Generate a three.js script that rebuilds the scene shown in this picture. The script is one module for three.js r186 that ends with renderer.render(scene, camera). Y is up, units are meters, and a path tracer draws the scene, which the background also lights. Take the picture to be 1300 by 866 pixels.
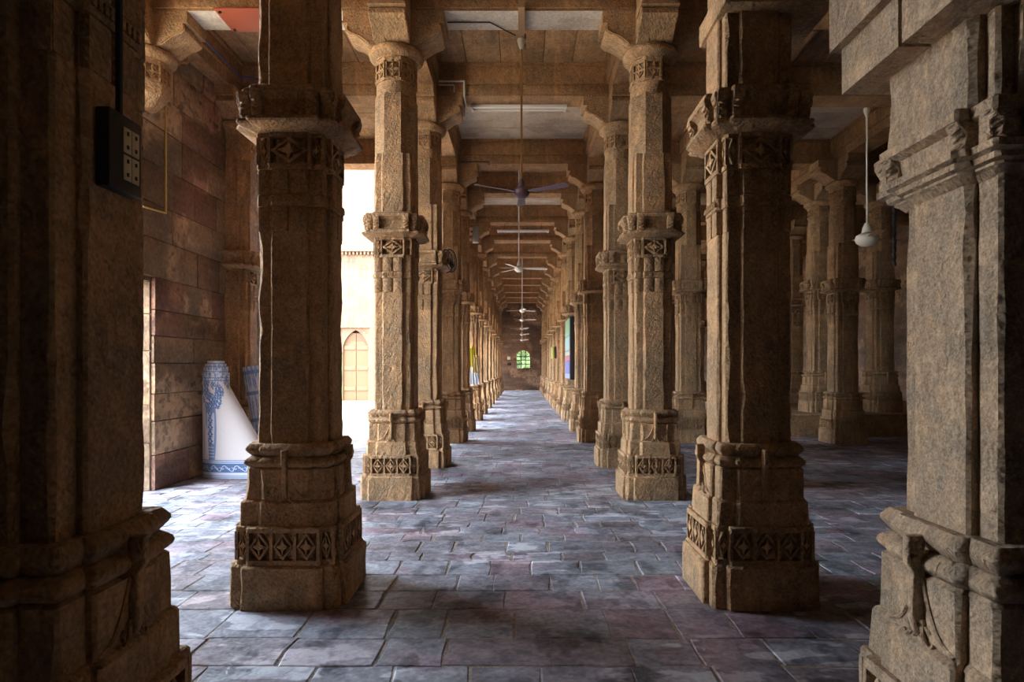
import * as THREE from 'three';
import { RoundedBoxGeometry } from 'three/addons/geometries/RoundedBoxGeometry.js';
import { ImprovedNoise } from 'three/addons/math/ImprovedNoise.js';
import { mergeGeometries, toCreasedNormals } from 'three/addons/utils/BufferGeometryUtils.js';

// ------------------------------------------------------------------ camera, sky, sun, exposure
// world: x to the right, y up, the aisle runs along -z; depth() below gives distances down the aisle as positive numbers
const scene = new THREE.Scene();
const FOCAL = 780, EYE = 1.6;
const camera = new THREE.PerspectiveCamera(2 * Math.atan(433 / FOCAL) * 180 / Math.PI, 1300 / 866, 0.05, 200);
camera.position.set(0, EYE, 0);
camera.setViewOffset(1300, 866, -12, -34, 1300, 866);          // shift lens: verticals stay upright
const renderer = new THREE.WebGLRenderer();
renderer.toneMapping = THREE.LinearToneMapping;
renderer.toneMappingExposure = 1.16;
renderer.shadowMap.enabled = true;

const sunDirection = new THREE.Vector3(-0.12, 0.9, 0.30).normalize();
scene.background = new THREE.Color().setRGB(0.74, 0.85, 1.0);      // bright hazy sky
scene.backgroundIntensity = 19;
const sun = new THREE.DirectionalLight(0xffedd6, 26);
sun.position.copy(sunDirection).multiplyScalar(60).add(new THREE.Vector3(-8, 0, -20));
sun.target.position.set(-8, 0, -20);
sun.castShadow = true;
Object.assign(sun.shadow.camera, { left: -45, right: 45, top: 45, bottom: -45, near: 1, far: 140 });
sun.shadow.mapSize.set(2048, 2048);
scene.add(sun, sun.target);

// ------------------------------------------------------------------ random numbers, noise, textures
function rng(seed) { let s = seed >>> 0; return () => { s = (s + 0x6D2B79F5) >>> 0; let t = s; t = Math.imul(t ^ (t >>> 15), t | 1); t ^= t + Math.imul(t ^ (t >>> 7), t | 61); return ((t ^ (t >>> 14)) >>> 0) / 4294967296; }; }
const perlin = new ImprovedNoise();
const noise3 = (x, y, z) => perlin.noise(x + 31.7, y + 57.3, z + 11.9);
function lattice(seed) { const r = rng(seed), a = new Float32Array(65536); for (let i = 0; i < 65536; i++) a[i] = r(); return a; }
const LAT = [lattice(1), lattice(2), lattice(3), lattice(4)];
function vnoise(x, y, px, py, k) {                               // tileable value noise
  const a = LAT[k & 3], xi = Math.floor(x), yi = Math.floor(y), fx = x - xi, fy = y - yi;
  const u = fx * fx * (3 - 2 * fx), v = fy * fy * (3 - 2 * fy);
  const x0 = ((xi % px) + px) % px, x1 = (x0 + 1) % px, y0 = ((yi % py) + py) % py, y1 = (y0 + 1) % py;
  const A = a[(x0 + y0 * 251) & 65535], B = a[(x1 + y0 * 251) & 65535], C = a[(x0 + y1 * 251) & 65535], D = a[(x1 + y1 * 251) & 65535];
  return A + (B - A) * u + (C - A) * v + (A - B - C + D) * u * v;
}
function fbm(s, t, px, py, oct, k) { let v = 0, a = 0.5, n = 0; for (let o = 0; o < oct; o++) { v += a * vnoise(s * px, t * py, px, py, k + o); n += a; a *= 0.5; px *= 2; py *= 2; } return v / n; }
const clamp = (v, a = 0, b = 1) => Math.min(b, Math.max(a, v));
const smooth = (a, b, v) => { const t = clamp((v - a) / (b - a)); return t * t * (3 - 2 * t); };
function tex(size, metres, fn, colour = true) {
  const d = new Uint8Array(size * size * 4);
  for (let j = 0; j < size; j++) for (let i = 0; i < size; i++) {
    const c = fn(i / size, j / size), o = (j * size + i) * 4;
    if (colour) { d[o] = clamp(c[0]) * 255; d[o + 1] = clamp(c[1]) * 255; d[o + 2] = clamp(c[2]) * 255; } else d[o] = d[o + 1] = d[o + 2] = clamp(c) * 255;
    d[o + 3] = 255;
  }
  const t = new THREE.DataTexture(d, size, size); t.wrapS = t.wrapT = THREE.RepeatWrapping; t.magFilter = THREE.LinearFilter; t.minFilter = THREE.LinearMipmapLinearFilter; t.generateMipmaps = true;
  if (colour) t.colorSpace = THREE.SRGBColorSpace; t.repeat.set(1 / metres, 1 / metres); t.needsUpdate = true; return t;
}
const stoneMap = tex(1024, 1.6, (s, t) => {                      // weathered sandstone: mottle, bedding streaks, grain, dark specks
  const m = fbm(s, t, 5, 4, 4, 0), g = fbm(s, t, 140, 140, 3, 1), st = fbm(s, t, 26, 3, 3, 2), pt = fbm(s, t, 14, 14, 3, 3);
  const md = fbm(s, t, 34, 30, 3, 0);
  let v = 0.80 + 0.20 * (m - 0.5) + 0.32 * (g - 0.5) + 0.16 * (md - 0.5) + 0.18 * (st - 0.5);
  const dark = smooth(0.60, 0.80, fbm(s, t, 110, 90, 2, 2)) * 0.08, pale = smooth(0.58, 0.72, pt) * 0.07;
  v = v - dark + pale; const w = 0.05 * (m - 0.5) + 0.06 * (pt - 0.5);
  return [v + w + 0.015, v - 0.01, v - 0.05 - w];
});
const stoneBump = tex(1024, 1.6, (s, t) => {
  const g = fbm(s, t, 110, 110, 3, 0), ch = fbm(s + t * 0.5, t, 64, 20, 3, 1), big = fbm(s, t, 10, 10, 4, 2), pit = smooth(0.60, 0.78, fbm(s, t, 48, 48, 3, 3));
  return 0.55 + 0.5 * (g - 0.5) + 0.55 * (ch - 0.5) + 0.5 * (big - 0.5) - 0.25 * pit;
}, false);
const wallMap = tex(1024, 4.3, (s, t) => {                       // ashlar with stains, soot and remains of pale render
  const m = fbm(s, t, 5, 6, 5, 2), g = fbm(s, t, 120, 120, 3, 1), st = fbm(s, t, 4, 22, 4, 3), pl = fbm(s, t, 7, 7, 5, 0);
  let v = 0.66 + 0.45 * (m - 0.5) + 0.24 * (g - 0.5) + 0.28 * (st - 0.5);
  const p = smooth(0.56, 0.70, pl) * 0.26 * smooth(0.35, 0.6, fbm(s, t, 60, 60, 2, 2) + 0.1);
  const r = 0.08 * (fbm(s, t, 6, 4, 3, 3) - 0.5);
  return [v + p + r, v + p * 0.96 - r * 0.3, v + p * 0.88 - r];
});
const floorMap = tex(2048, 5.2, (s, t) => {                      // worn flags: bluish bloom, pinkish patches, pale scuffs, scratches
  const m = fbm(s, t, 9, 9, 4, 0), g = fbm(s, t, 240, 240, 2, 1), sc = fbm(s, t, 18, 44, 5, 2), big = fbm(s, t, 5, 5, 4, 3), fine = fbm(s, t, 50, 90, 3, 0);
  let v = 0.68 + 0.30 * (m - 0.5) + 0.26 * (g - 0.5) + 0.34 * (fine - 0.5);
  const scuff = smooth(0.55, 0.64, sc) * smooth(0.46, 0.58, big) * 0.30, pink = smooth(0.50, 0.70, fbm(s, t, 11, 14, 3, 1)) * 0.055, dk = smooth(0.58, 0.70, fbm(s, t, 26, 20, 4, 3)) * 0.20;
  v += scuff - dk;
  return [v + pink, v - pink * 0.35 + 0.005, v + 0.03 - pink * 0.2];
});
const floorBump = tex(1024, 2.6, (s, t) => { const a = fbm(s, t, 16, 22, 5, 1), b = fbm(s, t, 120, 120, 2, 2), c = smooth(0.56, 0.62, fbm(s, t, 14, 30, 4, 3)); return 0.5 + 0.8 * (a - 0.5) + 0.25 * (b - 0.5) - 0.25 * c; }, false);
const plasterMap = tex(512, 2.2, (s, t) => { const m = fbm(s, t, 4, 4, 5, 1), g = fbm(s, t, 80, 80, 2, 2), p = smooth(0.52, 0.66, fbm(s, t, 6, 9, 4, 3)); const v = 0.86 + 0.22 * (m - 0.5) + 0.14 * (g - 0.5) - 0.07 * p; return [v, v - 0.012 * p, v - 0.03 * p]; });

const fineMap = stoneMap.clone(); fineMap.repeat.set(1 / 0.75, 1 / 0.75); fineMap.needsUpdate = true;
const LIN = (r, g, b) => new THREE.Color().setRGB(r, g, b);
function stone(r, g, b, bump = 0.013, map = stoneMap, rough = 0.93) { return new THREE.MeshStandardMaterial({ color: LIN(r, g, b), map, bumpMap: stoneBump, bumpScale: bump, roughness: rough }); }
function plain(r, g, b, rough = 0.7, metal = 0) { return new THREE.MeshStandardMaterial({ color: LIN(r, g, b), roughness: rough, metalness: metal }); }
const M = {
  tan: stone(0.56, 0.365, 0.205), red: stone(0.55, 0.335, 0.175), grey: stone(0.55, 0.37, 0.215), pier: stone(0.54, 0.40, 0.275, 0.012, fineMap),
  beam: stone(0.54, 0.33, 0.175), beamDark: stone(0.50, 0.30, 0.155), slabs: [stone(0.58, 0.39, 0.23), stone(0.54, 0.34, 0.18), stone(0.52, 0.345, 0.20), stone(0.60, 0.39, 0.21)],
  pale: new THREE.MeshStandardMaterial({ color: LIN(0.80, 0.68, 0.52), map: plasterMap, bumpMap: stoneBump, bumpScale: 0.006, roughness: 0.95 }),
  wash: new THREE.MeshStandardMaterial({ color: LIN(0.86, 0.79, 0.68), map: plasterMap, bumpMap: stoneBump, bumpScale: 0.008, roughness: 0.95 }),
  wall: [stone(0.44, 0.28, 0.18, 0.012, wallMap), stone(0.52, 0.36, 0.23, 0.012, wallMap), stone(0.46, 0.26, 0.18, 0.012, wallMap), stone(0.60, 0.42, 0.27, 0.012, wallMap)],
  endWall: stone(0.42, 0.25, 0.16, 0.012, wallMap), mortar: stone(0.42, 0.38, 0.36, 0.01), court: stone(0.62, 0.56, 0.46, 0.01), facade: stone(0.21, 0.14, 0.095, 0.01),
  white: plain(0.78, 0.77, 0.72, 0.45), offwhite: plain(0.72, 0.66, 0.52, 0.6), black: plain(0.018, 0.017, 0.016, 0.5), darkMetal: plain(0.05, 0.045, 0.045, 0.45, 0.6), maroon: plain(0.13, 0.075, 0.095, 0.4),
  yellowCable: plain(0.62, 0.42, 0.12, 0.6), wood: plain(0.34, 0.21, 0.11, 0.75), redPaint: plain(0.30, 0.065, 0.03, 0.6), ivory: plain(0.66, 0.55, 0.34, 0.4), brass: plain(0.55, 0.36, 0.14, 0.35, 0.9),
};

// ------------------------------------------------------------------ geometry helpers
function boxUV(g) {                                              // uv in metres from the way each face points
  if (g.index) g = g.toNonIndexed();
  const p = g.attributes.position, uv = new Float32Array(p.count * 2), a = new THREE.Vector3(), b = new THREE.Vector3(), c = new THREE.Vector3();
  for (let i = 0; i < p.count; i += 3) {
    a.fromBufferAttribute(p, i); b.fromBufferAttribute(p, i + 1); c.fromBufferAttribute(p, i + 2);
    const n = b.clone().sub(a).cross(c.clone().sub(a)), x = Math.abs(n.x), y = Math.abs(n.y), z = Math.abs(n.z);
    [a, b, c].forEach((v, k) => { const o = (i + k) * 2; if (y >= x && y >= z) { uv[o] = v.x; uv[o + 1] = v.z; } else if (x >= z) { uv[o] = v.z + 0.37; uv[o + 1] = v.y; } else { uv[o] = v.x; uv[o + 1] = v.y; } });
  }
  g.setAttribute('uv', new THREE.BufferAttribute(uv, 2)); return g;
}
function done(g, crease = 0.6) { if (g.index) g = g.toNonIndexed(); for (const k of Object.keys(g.attributes)) if (k !== 'position') g.deleteAttribute(k); g = toCreasedNormals(g, crease); return boxUV(g); }
function raw(g) { g = g.index ? g.toNonIndexed() : g.clone(); for (const k of Object.keys(g.attributes)) if (k !== 'position') g.deleteAttribute(k); return g; }
function join(list, crease = 0.6) { return done(mergeGeometries(list.map(raw)), crease); }
function loft(rings, capA = true, capB = true) {                 // rings: arrays of Vector3, anticlockwise seen from above
  const out = [], n = rings[0].length, tri = (a, b, c) => out.push(a.x, a.y, a.z, b.x, b.y, b.z, c.x, c.y, c.z);
  for (let i = 0; i + 1 < rings.length; i++) for (let j = 0; j < n; j++) { const A = rings[i][j], B = rings[i][(j + 1) % n], C = rings[i + 1][(j + 1) % n], D = rings[i + 1][j]; tri(A, B, C); tri(A, C, D); }
  const cap = (r, flip) => { const s = THREE.ShapeUtils.triangulateShape(r.map(v => new THREE.Vector2(v.x, -v.z)), []); for (const [a, b, c] of s) flip ? tri(r[c], r[b], r[a]) : tri(r[a], r[b], r[c]); };
  if (capA) cap(rings[0], true); if (capB) cap(rings[rings.length - 1], false);
  const g = new THREE.BufferGeometry(); g.setAttribute('position', new THREE.BufferAttribute(new Float32Array(out), 3)); return g;
}
// re-entrant square: core half-width c, a face of half-width m standing p proud on each side; worn corners
function ring(y, m, c, p, wear = 0.5, seed = 0) {
  const pts = [], b0 = Math.min(p * 0.45, 0.010);
  for (let k = 0; k < 4; k++) {
    const bev = (i) => Math.min(p * 0.9, b0 + wear * 0.045 * Math.max(0, noise3(y * 5.3, k * 3.1 + i * 1.7 + seed, seed * 2.3) - 0.02));
    const b1 = bev(1), b2 = bev(2), b3 = bev(3);
    const q = [[c + p, m - b1], [c + p - b1, m], [c, m], [c, c - b2], [c - b2, c], [m, c], [m, c + p - b3], [m - b3, c + p]];
    const co = [1, 0, -1, 0][k], si = [0, 1, 0, -1][k];
    for (const [u, v] of q) { const X = u * co - v * si, V = u * si + v * co, j = 0.0035 * wear * noise3(X * 9, y * 7, V * 9 + seed); pts.push(new THREE.Vector3(X * (1 + j / c), y, -V * (1 + j / c))); }
  }
  return pts;
}
function stack(levels, wear = 0.5, seed = 0, step = 0.11) {      // levels: [y, m, c, p]; long runs are subdivided so that corners wear unevenly
  const rings = [];
  levels.forEach((L, i) => {
    if (i) { const Q = levels[i - 1], n = Math.max(1, Math.round((L[0] - Q[0]) / step)); for (let k = 1; k < n; k++) { const t = k / n; rings.push(ring(...[0, 1, 2, 3].map(a => Q[a] + (L[a] - Q[a]) * t), wear, seed)); } }
    rings.push(ring(...L, wear, seed));
  });
  return loft(rings);
}
function polyStack(levels, n, turn, wear = 0.4, seed = 0) {      // levels: [y, apothem]
  return loft(levels.map(([y, r]) => Array.from({ length: n }, (_, i) => { const a = turn + (i + 0.5) / n * Math.PI * 2, R = r / Math.cos(Math.PI / n), j = 1 + 0.02 * wear * noise3(Math.cos(a) * 3, y * 4, Math.sin(a) * 3 + seed); return new THREE.Vector3(Math.cos(a) * R * j, y, -Math.sin(a) * R * j); })));
}
const box = (x0, x1, y0, y1, z0, z1) => new THREE.BoxGeometry(x1 - x0, y1 - y0, z1 - z0).translate((x0 + x1) / 2, (y0 + y1) / 2, (z0 + z1) / 2);
function softBox(w, h, d, r = 0.008) { return new RoundedBoxGeometry(w, h, d, 1, Math.min(r, w * 0.3, h * 0.3, d * 0.3)); }
const turned = (g, k) => g.clone().rotateY(k * Math.PI / 2);
const fourFaces = (list) => [0, 1, 2, 3].flatMap(k => list.map(g => turned(g, k)));   // list is built on the face that looks along +z
function tube(points, r, seg = 6, n = 0) { const v = points.map(p => new THREE.Vector3(...p)); const c = v.length === 2 ? new THREE.LineCurve3(v[0], v[1]) : new THREE.CatmullRomCurve3(v, false, 'centripetal'); return new THREE.TubeGeometry(c, n || Math.max(1, (v.length - 1) * 4), r, seg, false); }
function polyTube(points, r, seg = 6) { const parts = []; for (let i = 0; i + 1 < points.length; i++) { parts.push(raw(tube([points[i], points[i + 1]], r, seg, 1))); parts.push(raw(new THREE.SphereGeometry(r, seg, 4).translate(...points[i + 1]))); } return join(parts, 1.0); }
function prism(shapePts, width, axis = 'x') {                    // extrude a side profile given as [out, up]; profile looks along +z, width along x
  const s = new THREE.Shape(shapePts.map(p => new THREE.Vector2(...p)));
  const g = new THREE.ExtrudeGeometry(s, { depth: width, bevelEnabled: true, bevelThickness: 0.004, bevelSize: 0.004, bevelSegments: 1 }).translate(0, 0, -width / 2);
  return g.rotateY(-Math.PI / 2);                                // profile x -> +z, extrusion -> x
}

// ------------------------------------------------------------------ scene helpers
const taken = new Map();
function numbered(name) { const n = taken.get(name) ?? 0; taken.set(name, n + 1); return n ? `${name}_${String(n).padStart(3, '0')}` : name; }
function mesh(name, geometry, material, parent) { const o = new THREE.Mesh(geometry, material); o.name = name; o.castShadow = o.receiveShadow = true; parent.add(o); return o; }
function thing(name, label, category, [x, y, z] = [0, 0, 0], group) { const o = new THREE.Group(); o.name = numbered(name); o.position.set(x, y, z); o.userData = { label, category, kind: 'thing' }; if (group) o.userData.group = group; scene.add(o); return o; }
function structure(name, label) { const o = new THREE.Group(); o.name = name; o.userData = { kind: 'structure', label }; scene.add(o); return o; }
const at = (px, py, depth) => [(px - 662) * depth / FOCAL, EYE - (py - 467) * depth / FOCAL, -depth];   // a pixel at a known depth

// the bay grid: depths of the column rows along the aisle
const ROWS = [2.02, 4.43, 7.78, 10.15, 13.45, 15.7, 18.8, 21.4, 24.5, 27.1, 30.3, 32.8, 36.0, 38.5, 41.6];
const XL = -1.58, XR = 1.625, XR2 = 3.65, XR3 = 6.9, WALL_X = -4.8, RIGHT_X = 12.3, END = 43.2, BEAM = 6.0, CEIL = 6.5, COURT = 13.75;

// ------------------------------------------------------------------ floor
{
  const floor = structure('floor', 'worn stone flag floor with bluish and maroon slabs');
  mesh('bedding', done(box(-5.8, RIGHT_X, -0.35, -0.006, -END, 18)), M.mortar, floor);
  const tints = [[0.55, 0.55, 0.58], [0.53, 0.52, 0.55], [0.52, 0.46, 0.48], [0.58, 0.58, 0.61], [0.49, 0.45, 0.47], [0.55, 0.48, 0.49], [0.53, 0.55, 0.57], [0.48, 0.40, 0.41]];
  const mats = tints.map(t => new THREE.MeshStandardMaterial({ color: LIN(t[0] * 0.97, t[1] * 1.0, t[2] * 1.01), map: floorMap, bumpMap: floorBump, bumpScale: 0.010, roughness: 0.55 }));
  const fieldMat = new THREE.MeshStandardMaterial({ vertexColors: true, map: floorMap, bumpMap: floorBump, bumpScale: 0.010, roughness: 0.55 });
  const r = rng(77), all = [];
  function slab(x0, x1, d0, d1) {
    const gap = 0.002 + r() * 0.003, h = (r() - 0.5) * 0.006, tiltX = (r() - 0.5) * 0.004, tiltZ = (r() - 0.5) * 0.004, j = () => (r() - 0.5) * 0.026;
    const c = [[x1 - gap, -d0 - gap], [x1 - gap, -(d0 + d1) / 2], [x1 - gap, -d1 + gap], [(x0 + x1) / 2, -d1 + gap], [x0 + gap, -d1 + gap], [x0 + gap, -(d0 + d1) / 2], [x0 + gap, -d0 - gap], [(x0 + x1) / 2, -d0 - gap]].map(([x, z]) => [x + j(), z + j()]);
    const mx = (x0 + x1) / 2, mz = -(d0 + d1) / 2, top = (x, z) => h + tiltX * (x - mx) / 0.3 + tiltZ * (z - mz) / 0.3 - 0.001;
    const rg = (y, s) => c.map(([x, z]) => { const X = x + Math.sign(mx - x) * s * (Math.abs(mx - x) > 0.05 ? 1 : 0), Z = z + Math.sign(mz - z) * s * (Math.abs(mz - z) > 0.05 ? 1 : 0); return new THREE.Vector3(X, y === null ? -0.05 : top(X, Z) - y, Z); });
    return loft([rg(null, 0), rg(0.007, 0), rg(0, 0.009)], false, true);
  }
  let d = -2.5;
  while (d < END - 0.05) {
    const near = d < 12, dep = Math.min((d < 4.2 ? 0.31 : near ? 0.22 : 0.42) + r() * 0.16, END - d);
    let x = -4.75 + r() * 0.2 - 0.2; const lim = RIGHT_X;
    x = -4.9;
    while (x < lim) { const w = (d < 4.2 ? 0.33 : near ? 0.25 : 0.5) + r() * 0.27; if (!(d > COURT && x + w < -2.4)) all.push([x, x + w, d, d + dep, Math.floor(r() * tints.length)]); x += w; }
    d += dep;
  }
  const seen = all.filter(s => { const m = (s[2] + s[3]) / 2, x = (s[0] + s[1]) / 2; return m > 2.3 && m < 11 && x / m > -0.80 && x / m < 0.80 && x < 4.5; }).sort((a, b) => a[2] - b[2]).slice(0, 300);
  const own = new Set(seen);
  const fld = [];
  for (const s of all) {
    const g = slab(s[0], s[1], s[2], s[3]);
    if (own.has(s)) mesh('flagstone', done(g), mats[s[4]], floor);
    else { const n = g.attributes.position.count, col = new Float32Array(n * 3), m = mats[s[4]].color; for (let i = 0; i < n; i++) { col[i * 3] = m.r; col[i * 3 + 1] = m.g; col[i * 3 + 2] = m.b; } g.setAttribute('color', new THREE.BufferAttribute(col, 3)); fld.push(g); }
  }
  let fg = mergeGeometries(fld); fg.computeVertexNormals(); fg = boxUV(fg);
  mesh('flagstone_field', fg, fieldMat, floor).userData.kind = 'stuff';
}

// ------------------------------------------------------------------ courtyard ground beyond the openings
{
  const g = structure('floor_courtyard', 'sunlit pale paving of the courtyard outside');
  mesh('paving', done(box(-60, -5.75, -0.3, -0.02, -75, 25)), M.court, g);
  mesh('paving', done(box(-5.75, -2.42, -0.3, -0.018, -75, -COURT)), M.court, g);
  mesh('paving', done(box(-2.42, 40, -0.3, -0.03, -75, -END - 0.9)), M.court, g);
}

// ------------------------------------------------------------------ ceiling: beams, slabs, roof
{
  const ceiling = structure('ceiling', 'flat stone slab ceiling carried on heavy stone beams');
  const r = rng(5);
  const spans = [[WALL_X, XL], [XL, XR], [XR, XR2], [XR2, XR3], [XR3, RIGHT_X]];
  const H = 0.25;
  function beamX(x0, x1, d, mat, panels) {                       // a cross beam: stepped section, raised panels on the face towards the viewer
    const g = join([box(x0, x1, 6.18, CEIL + 0.02, -d - H, -d + H), box(x0, x1, BEAM, 6.18, -d - H + 0.035, -d + H - 0.035), box(x0, x1, CEIL - 0.05, CEIL, -d - H - 0.05, -d + H + 0.05)]);
    const b = mesh('cross_beam', g, mat, ceiling);
    if (panels) { const w = x1 - x0 - 0.5, n = Math.max(1, Math.round(w / 1.3)); for (let i = 0; i < n; i++) { const a = x0 + 0.25 + w * i / n + 0.03, e = x0 + 0.25 + w * (i + 1) / n - 0.03; mesh('panel', done(softBox(e - a, 0.13, 0.03, 0.006).translate((a + e) / 2, 6.092, -d + H - 0.03)), mat, b); } }
    return b;
  }
  function beamZ(x, d0, d1, mat) { mesh('long_beam', join([box(x - H, x + H, 6.18, CEIL + 0.02, -d1, -d0), box(x - H + 0.035, x + H - 0.035, BEAM, 6.18, -d1, -d0), box(x - H - 0.05, x + H + 0.05, CEIL - 0.05, CEIL, -d1, -d0)]), mat, ceiling); }
  ROWS.forEach((d, i) => spans.forEach(([x0, x1], s) => { if (s === 0 && d > COURT) return; const b = beamX(x0, x1, d, i % 3 === 1 ? M.beamDark : M.beam, i > 1 && i < 9 && s < 3); if (i === 2 && s < 2) mesh('whitewashed_soffit', done(box(x0, x1, BEAM - 0.006, BEAM + 0.004, -d - H + 0.04, -d + H - 0.04)), M.wash, b); }));
  for (let i = 0; i + 1 < ROWS.length; i++) for (const x of [XL, XR, XR2, XR3]) beamZ(x, ROWS[i] + H, ROWS[i + 1] - H, i % 2 ? M.beam : M.beamDark);
  for (const x of [XL, XR, XR2, XR3]) { beamZ(x, -17.9, ROWS[0] - H, M.beam); beamZ(x, ROWS[14] + H, END, M.beam); }
  beamZ(WALL_X + 0.05, -17.9, COURT, M.beamDark);
  // slabs: narrow bays carry slabs that run along the aisle, wide bays broad pale ones that run across it
  const ds = [-17.9, ...ROWS, END];
  for (let i = 0; i + 1 < ds.length; i++) spans.forEach(([x0, x1], s) => {
    if (s === 0 && ds[i] > COURT - 0.5) return;
    const d0 = ds[i] + 0.1, d1 = ds[i + 1] - 0.1, wide = ds[i + 1] - ds[i] > 2.95, big = i === 0 || s === 4;
    const put = (a, e, p, q, mat) => mesh('ceiling_slab', done(softBox(e - a - 0.008, 0.12, q - p - 0.008, 0.008).translate((a + e) / 2, CEIL + 0.06 + (r() - 0.5) * 0.012, -(p + q) / 2)), mat, ceiling);
    if (wide || big) { const n = big ? 2 : 4; for (let k = 0; k < n; k++) put(x0 + 0.1, x1 - 0.1, d0 + (d1 - d0) * k / n, d0 + (d1 - d0) * (k + 1) / n, s === 1 || s === 3 ? M.pale : M.slabs[(i + k) & 3]); }
    else { let x = x0 + 0.1; while (x < x1 - 0.15) { let w = 0.45 + r() * 0.25; if (x1 - 0.1 - x - w < 0.3) w = x1 - 0.1 - x; put(x, x + w, d0, d1, M.slabs[Math.floor(r() * 4)]); x += w; } }
  });
  mesh('roof_deck', join([box(-5.75, RIGHT_X + 0.6, 6.66, 7.0, -COURT, 18.6), box(-3.15, RIGHT_X + 0.6, 6.66, 7.0, -END - 0.6, -COURT)]), M.beamDark, ceiling);
  mesh('eave', join([box(-3.1, -1.8, CEIL, 6.67, -END, -COURT), box(-3.15, -3.0, 6.4, 6.7, -END, -COURT)]), M.beam, ceiling);
  mesh('eave', done(box(-5.75, -2.3, CEIL, 6.67, -COURT - 0.02, -COURT + 0.1)), M.beam, ceiling);
}

// ------------------------------------------------------------------ walls
{
  const w = structure('wall_left', 'courtyard side wall of brown ashlar blocks with stains and patches of pale render');
  // body of the wall with the great archway in it; profile in (depth, height)
  const s = new THREE.Shape(); s.moveTo(-18, 0); s.lineTo(COURT - 0.05, 0); s.lineTo(COURT - 0.05, 6.66); s.lineTo(-18, 6.66); s.closePath();
  const h = new THREE.Path(); h.moveTo(4.35, 0.0); h.lineTo(8.0, 0.0); h.lineTo(8.0, 2.72); h.lineTo(7.66, 2.72); h.lineTo(7.66, 4.2); h.quadraticCurveTo(7.5, 5.6, 6.15, 6.15); h.quadraticCurveTo(4.8, 5.6, 4.65, 4.2); h.lineTo(4.65, 2.72); h.lineTo(4.35, 2.72); h.closePath(); s.holes.push(h);
  const body = new THREE.ExtrudeGeometry(s, { depth: 0.93, bevelEnabled: false, curveSegments: 10 }).rotateY(Math.PI / 2).translate(-5.75, 0, 0);
  mesh('wall_core', done(body), M.wall[1], w);
  mesh('screen_wall', done(box(-2.62, -2.36, 3.35, 6.66, -END, -COURT)), M.wall[1], w);      // solid band over the open side of the long wing
  const r = rng(31); let y = 0;
  const hs = [0.46, 0.44, 0.36, 0.40, 0.36, 0.34, 0.42, 0.5, 0.46, 0.52, 0.5, 0.44, 0.5, 0.48, 0.44];
  for (const ch of hs) {
    let d = y > 2.7 ? 5.0 + r() * 0.4 : 7.985, end = COURT - 0.06; if (y > 2.7 && y < 5.6) d = 7.66;
    let first = true;
    while (d < end - 0.05) {
      let len = first ? 0.5 + r() * 0.5 : 0.45 + r() * 0.75; if (end - d - len < 0.25) len = end - d; first = false;
      const out = 0.02 + r() * 0.02, top = Math.min(y + ch, 6.6);
      if (top - y > 0.1 && d < 11.6) mesh('ashlar_block', done(softBox(0.08, top - y - 0.008, len - 0.008, 0.008).translate(WALL_X - 0.04 + out, (y + top) / 2, -d - len / 2)), M.wall[Math.floor(r() * 4)], w);
      d += len;
    }
    y += ch;
  }
  // the jamb of the archway, its own courses
  y = 0; for (const ch of [0.62, 0.5, 0.7, 0.48, 0.42]) { mesh('jamb_block', done(softBox(0.88, ch - 0.008, 0.06, 0.01).translate(-5.26, y + ch / 2, -7.99)), M.wall[3], w); y += ch; }
}
{
  const e = structure('wall_back', 'dark reddish brown end wall of the long aisle');
  const s = new THREE.Shape(); s.moveTo(-2.6, 0); s.lineTo(RIGHT_X, 0); s.lineTo(RIGHT_X, 6.66); s.lineTo(-2.6, 6.66); s.closePath();
  const h = new THREE.Path(), wx = 0.13, hw = 0.47; h.moveTo(wx - hw, 1.58); h.lineTo(wx + hw, 1.58); h.lineTo(wx + hw, 2.36); h.absarc(wx, 2.36, hw, 0, Math.PI, false); h.closePath(); s.holes.push(h);
  mesh('wall_core', done(new THREE.ExtrudeGeometry(s, { depth: 0.5, bevelEnabled: false, curveSegments: 12 }).translate(0, 0, -END - 0.5)), M.endWall, e);
  const win = structure('window_1', 'arched barred window with daylight and greenery behind it');
  const bar = (a, b) => mesh('bar', done(box(a[0], b[0], a[1], b[1], -END - 0.25, -END - 0.17)), M.black, win);
  for (const k of [-1, 1]) bar([wx + k * 0.157 - 0.03, 1.58], [wx + k * 0.157 + 0.03, 2.79]);
  for (const y of [1.86, 2.14, 2.40]) bar([wx - hw, y - 0.03], [wx + hw, y + 0.03]);
  mesh('sill', done(softBox(1.1, 0.07, 0.5, 0.01).translate(wx, 1.55, -END - 0.2)), M.endWall, win);
  mesh('pane', done(box(wx - hw, wx + hw, 1.58, 2.83, -END - 0.30, -END - 0.29)), new THREE.MeshPhysicalMaterial({ color: LIN(0.9, 0.95, 0.9), transmission: 1, thickness: 0, roughness: 0.1 }), win);
  const rw = structure('wall_right', 'dark stone wall at the far side of the hall');
  mesh('wall_core', done(box(RIGHT_X, RIGHT_X + 0.6, 0, 6.66, -END - 0.5, 18)), M.wall[0], rw);
  const fw = structure('wall_front', 'stone wall closing the hall');
  mesh('wall_core', done(box(-5.75, RIGHT_X + 0.6, 0, 6.66, 18, 18.6)), M.wall[0], fw);
}

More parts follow.
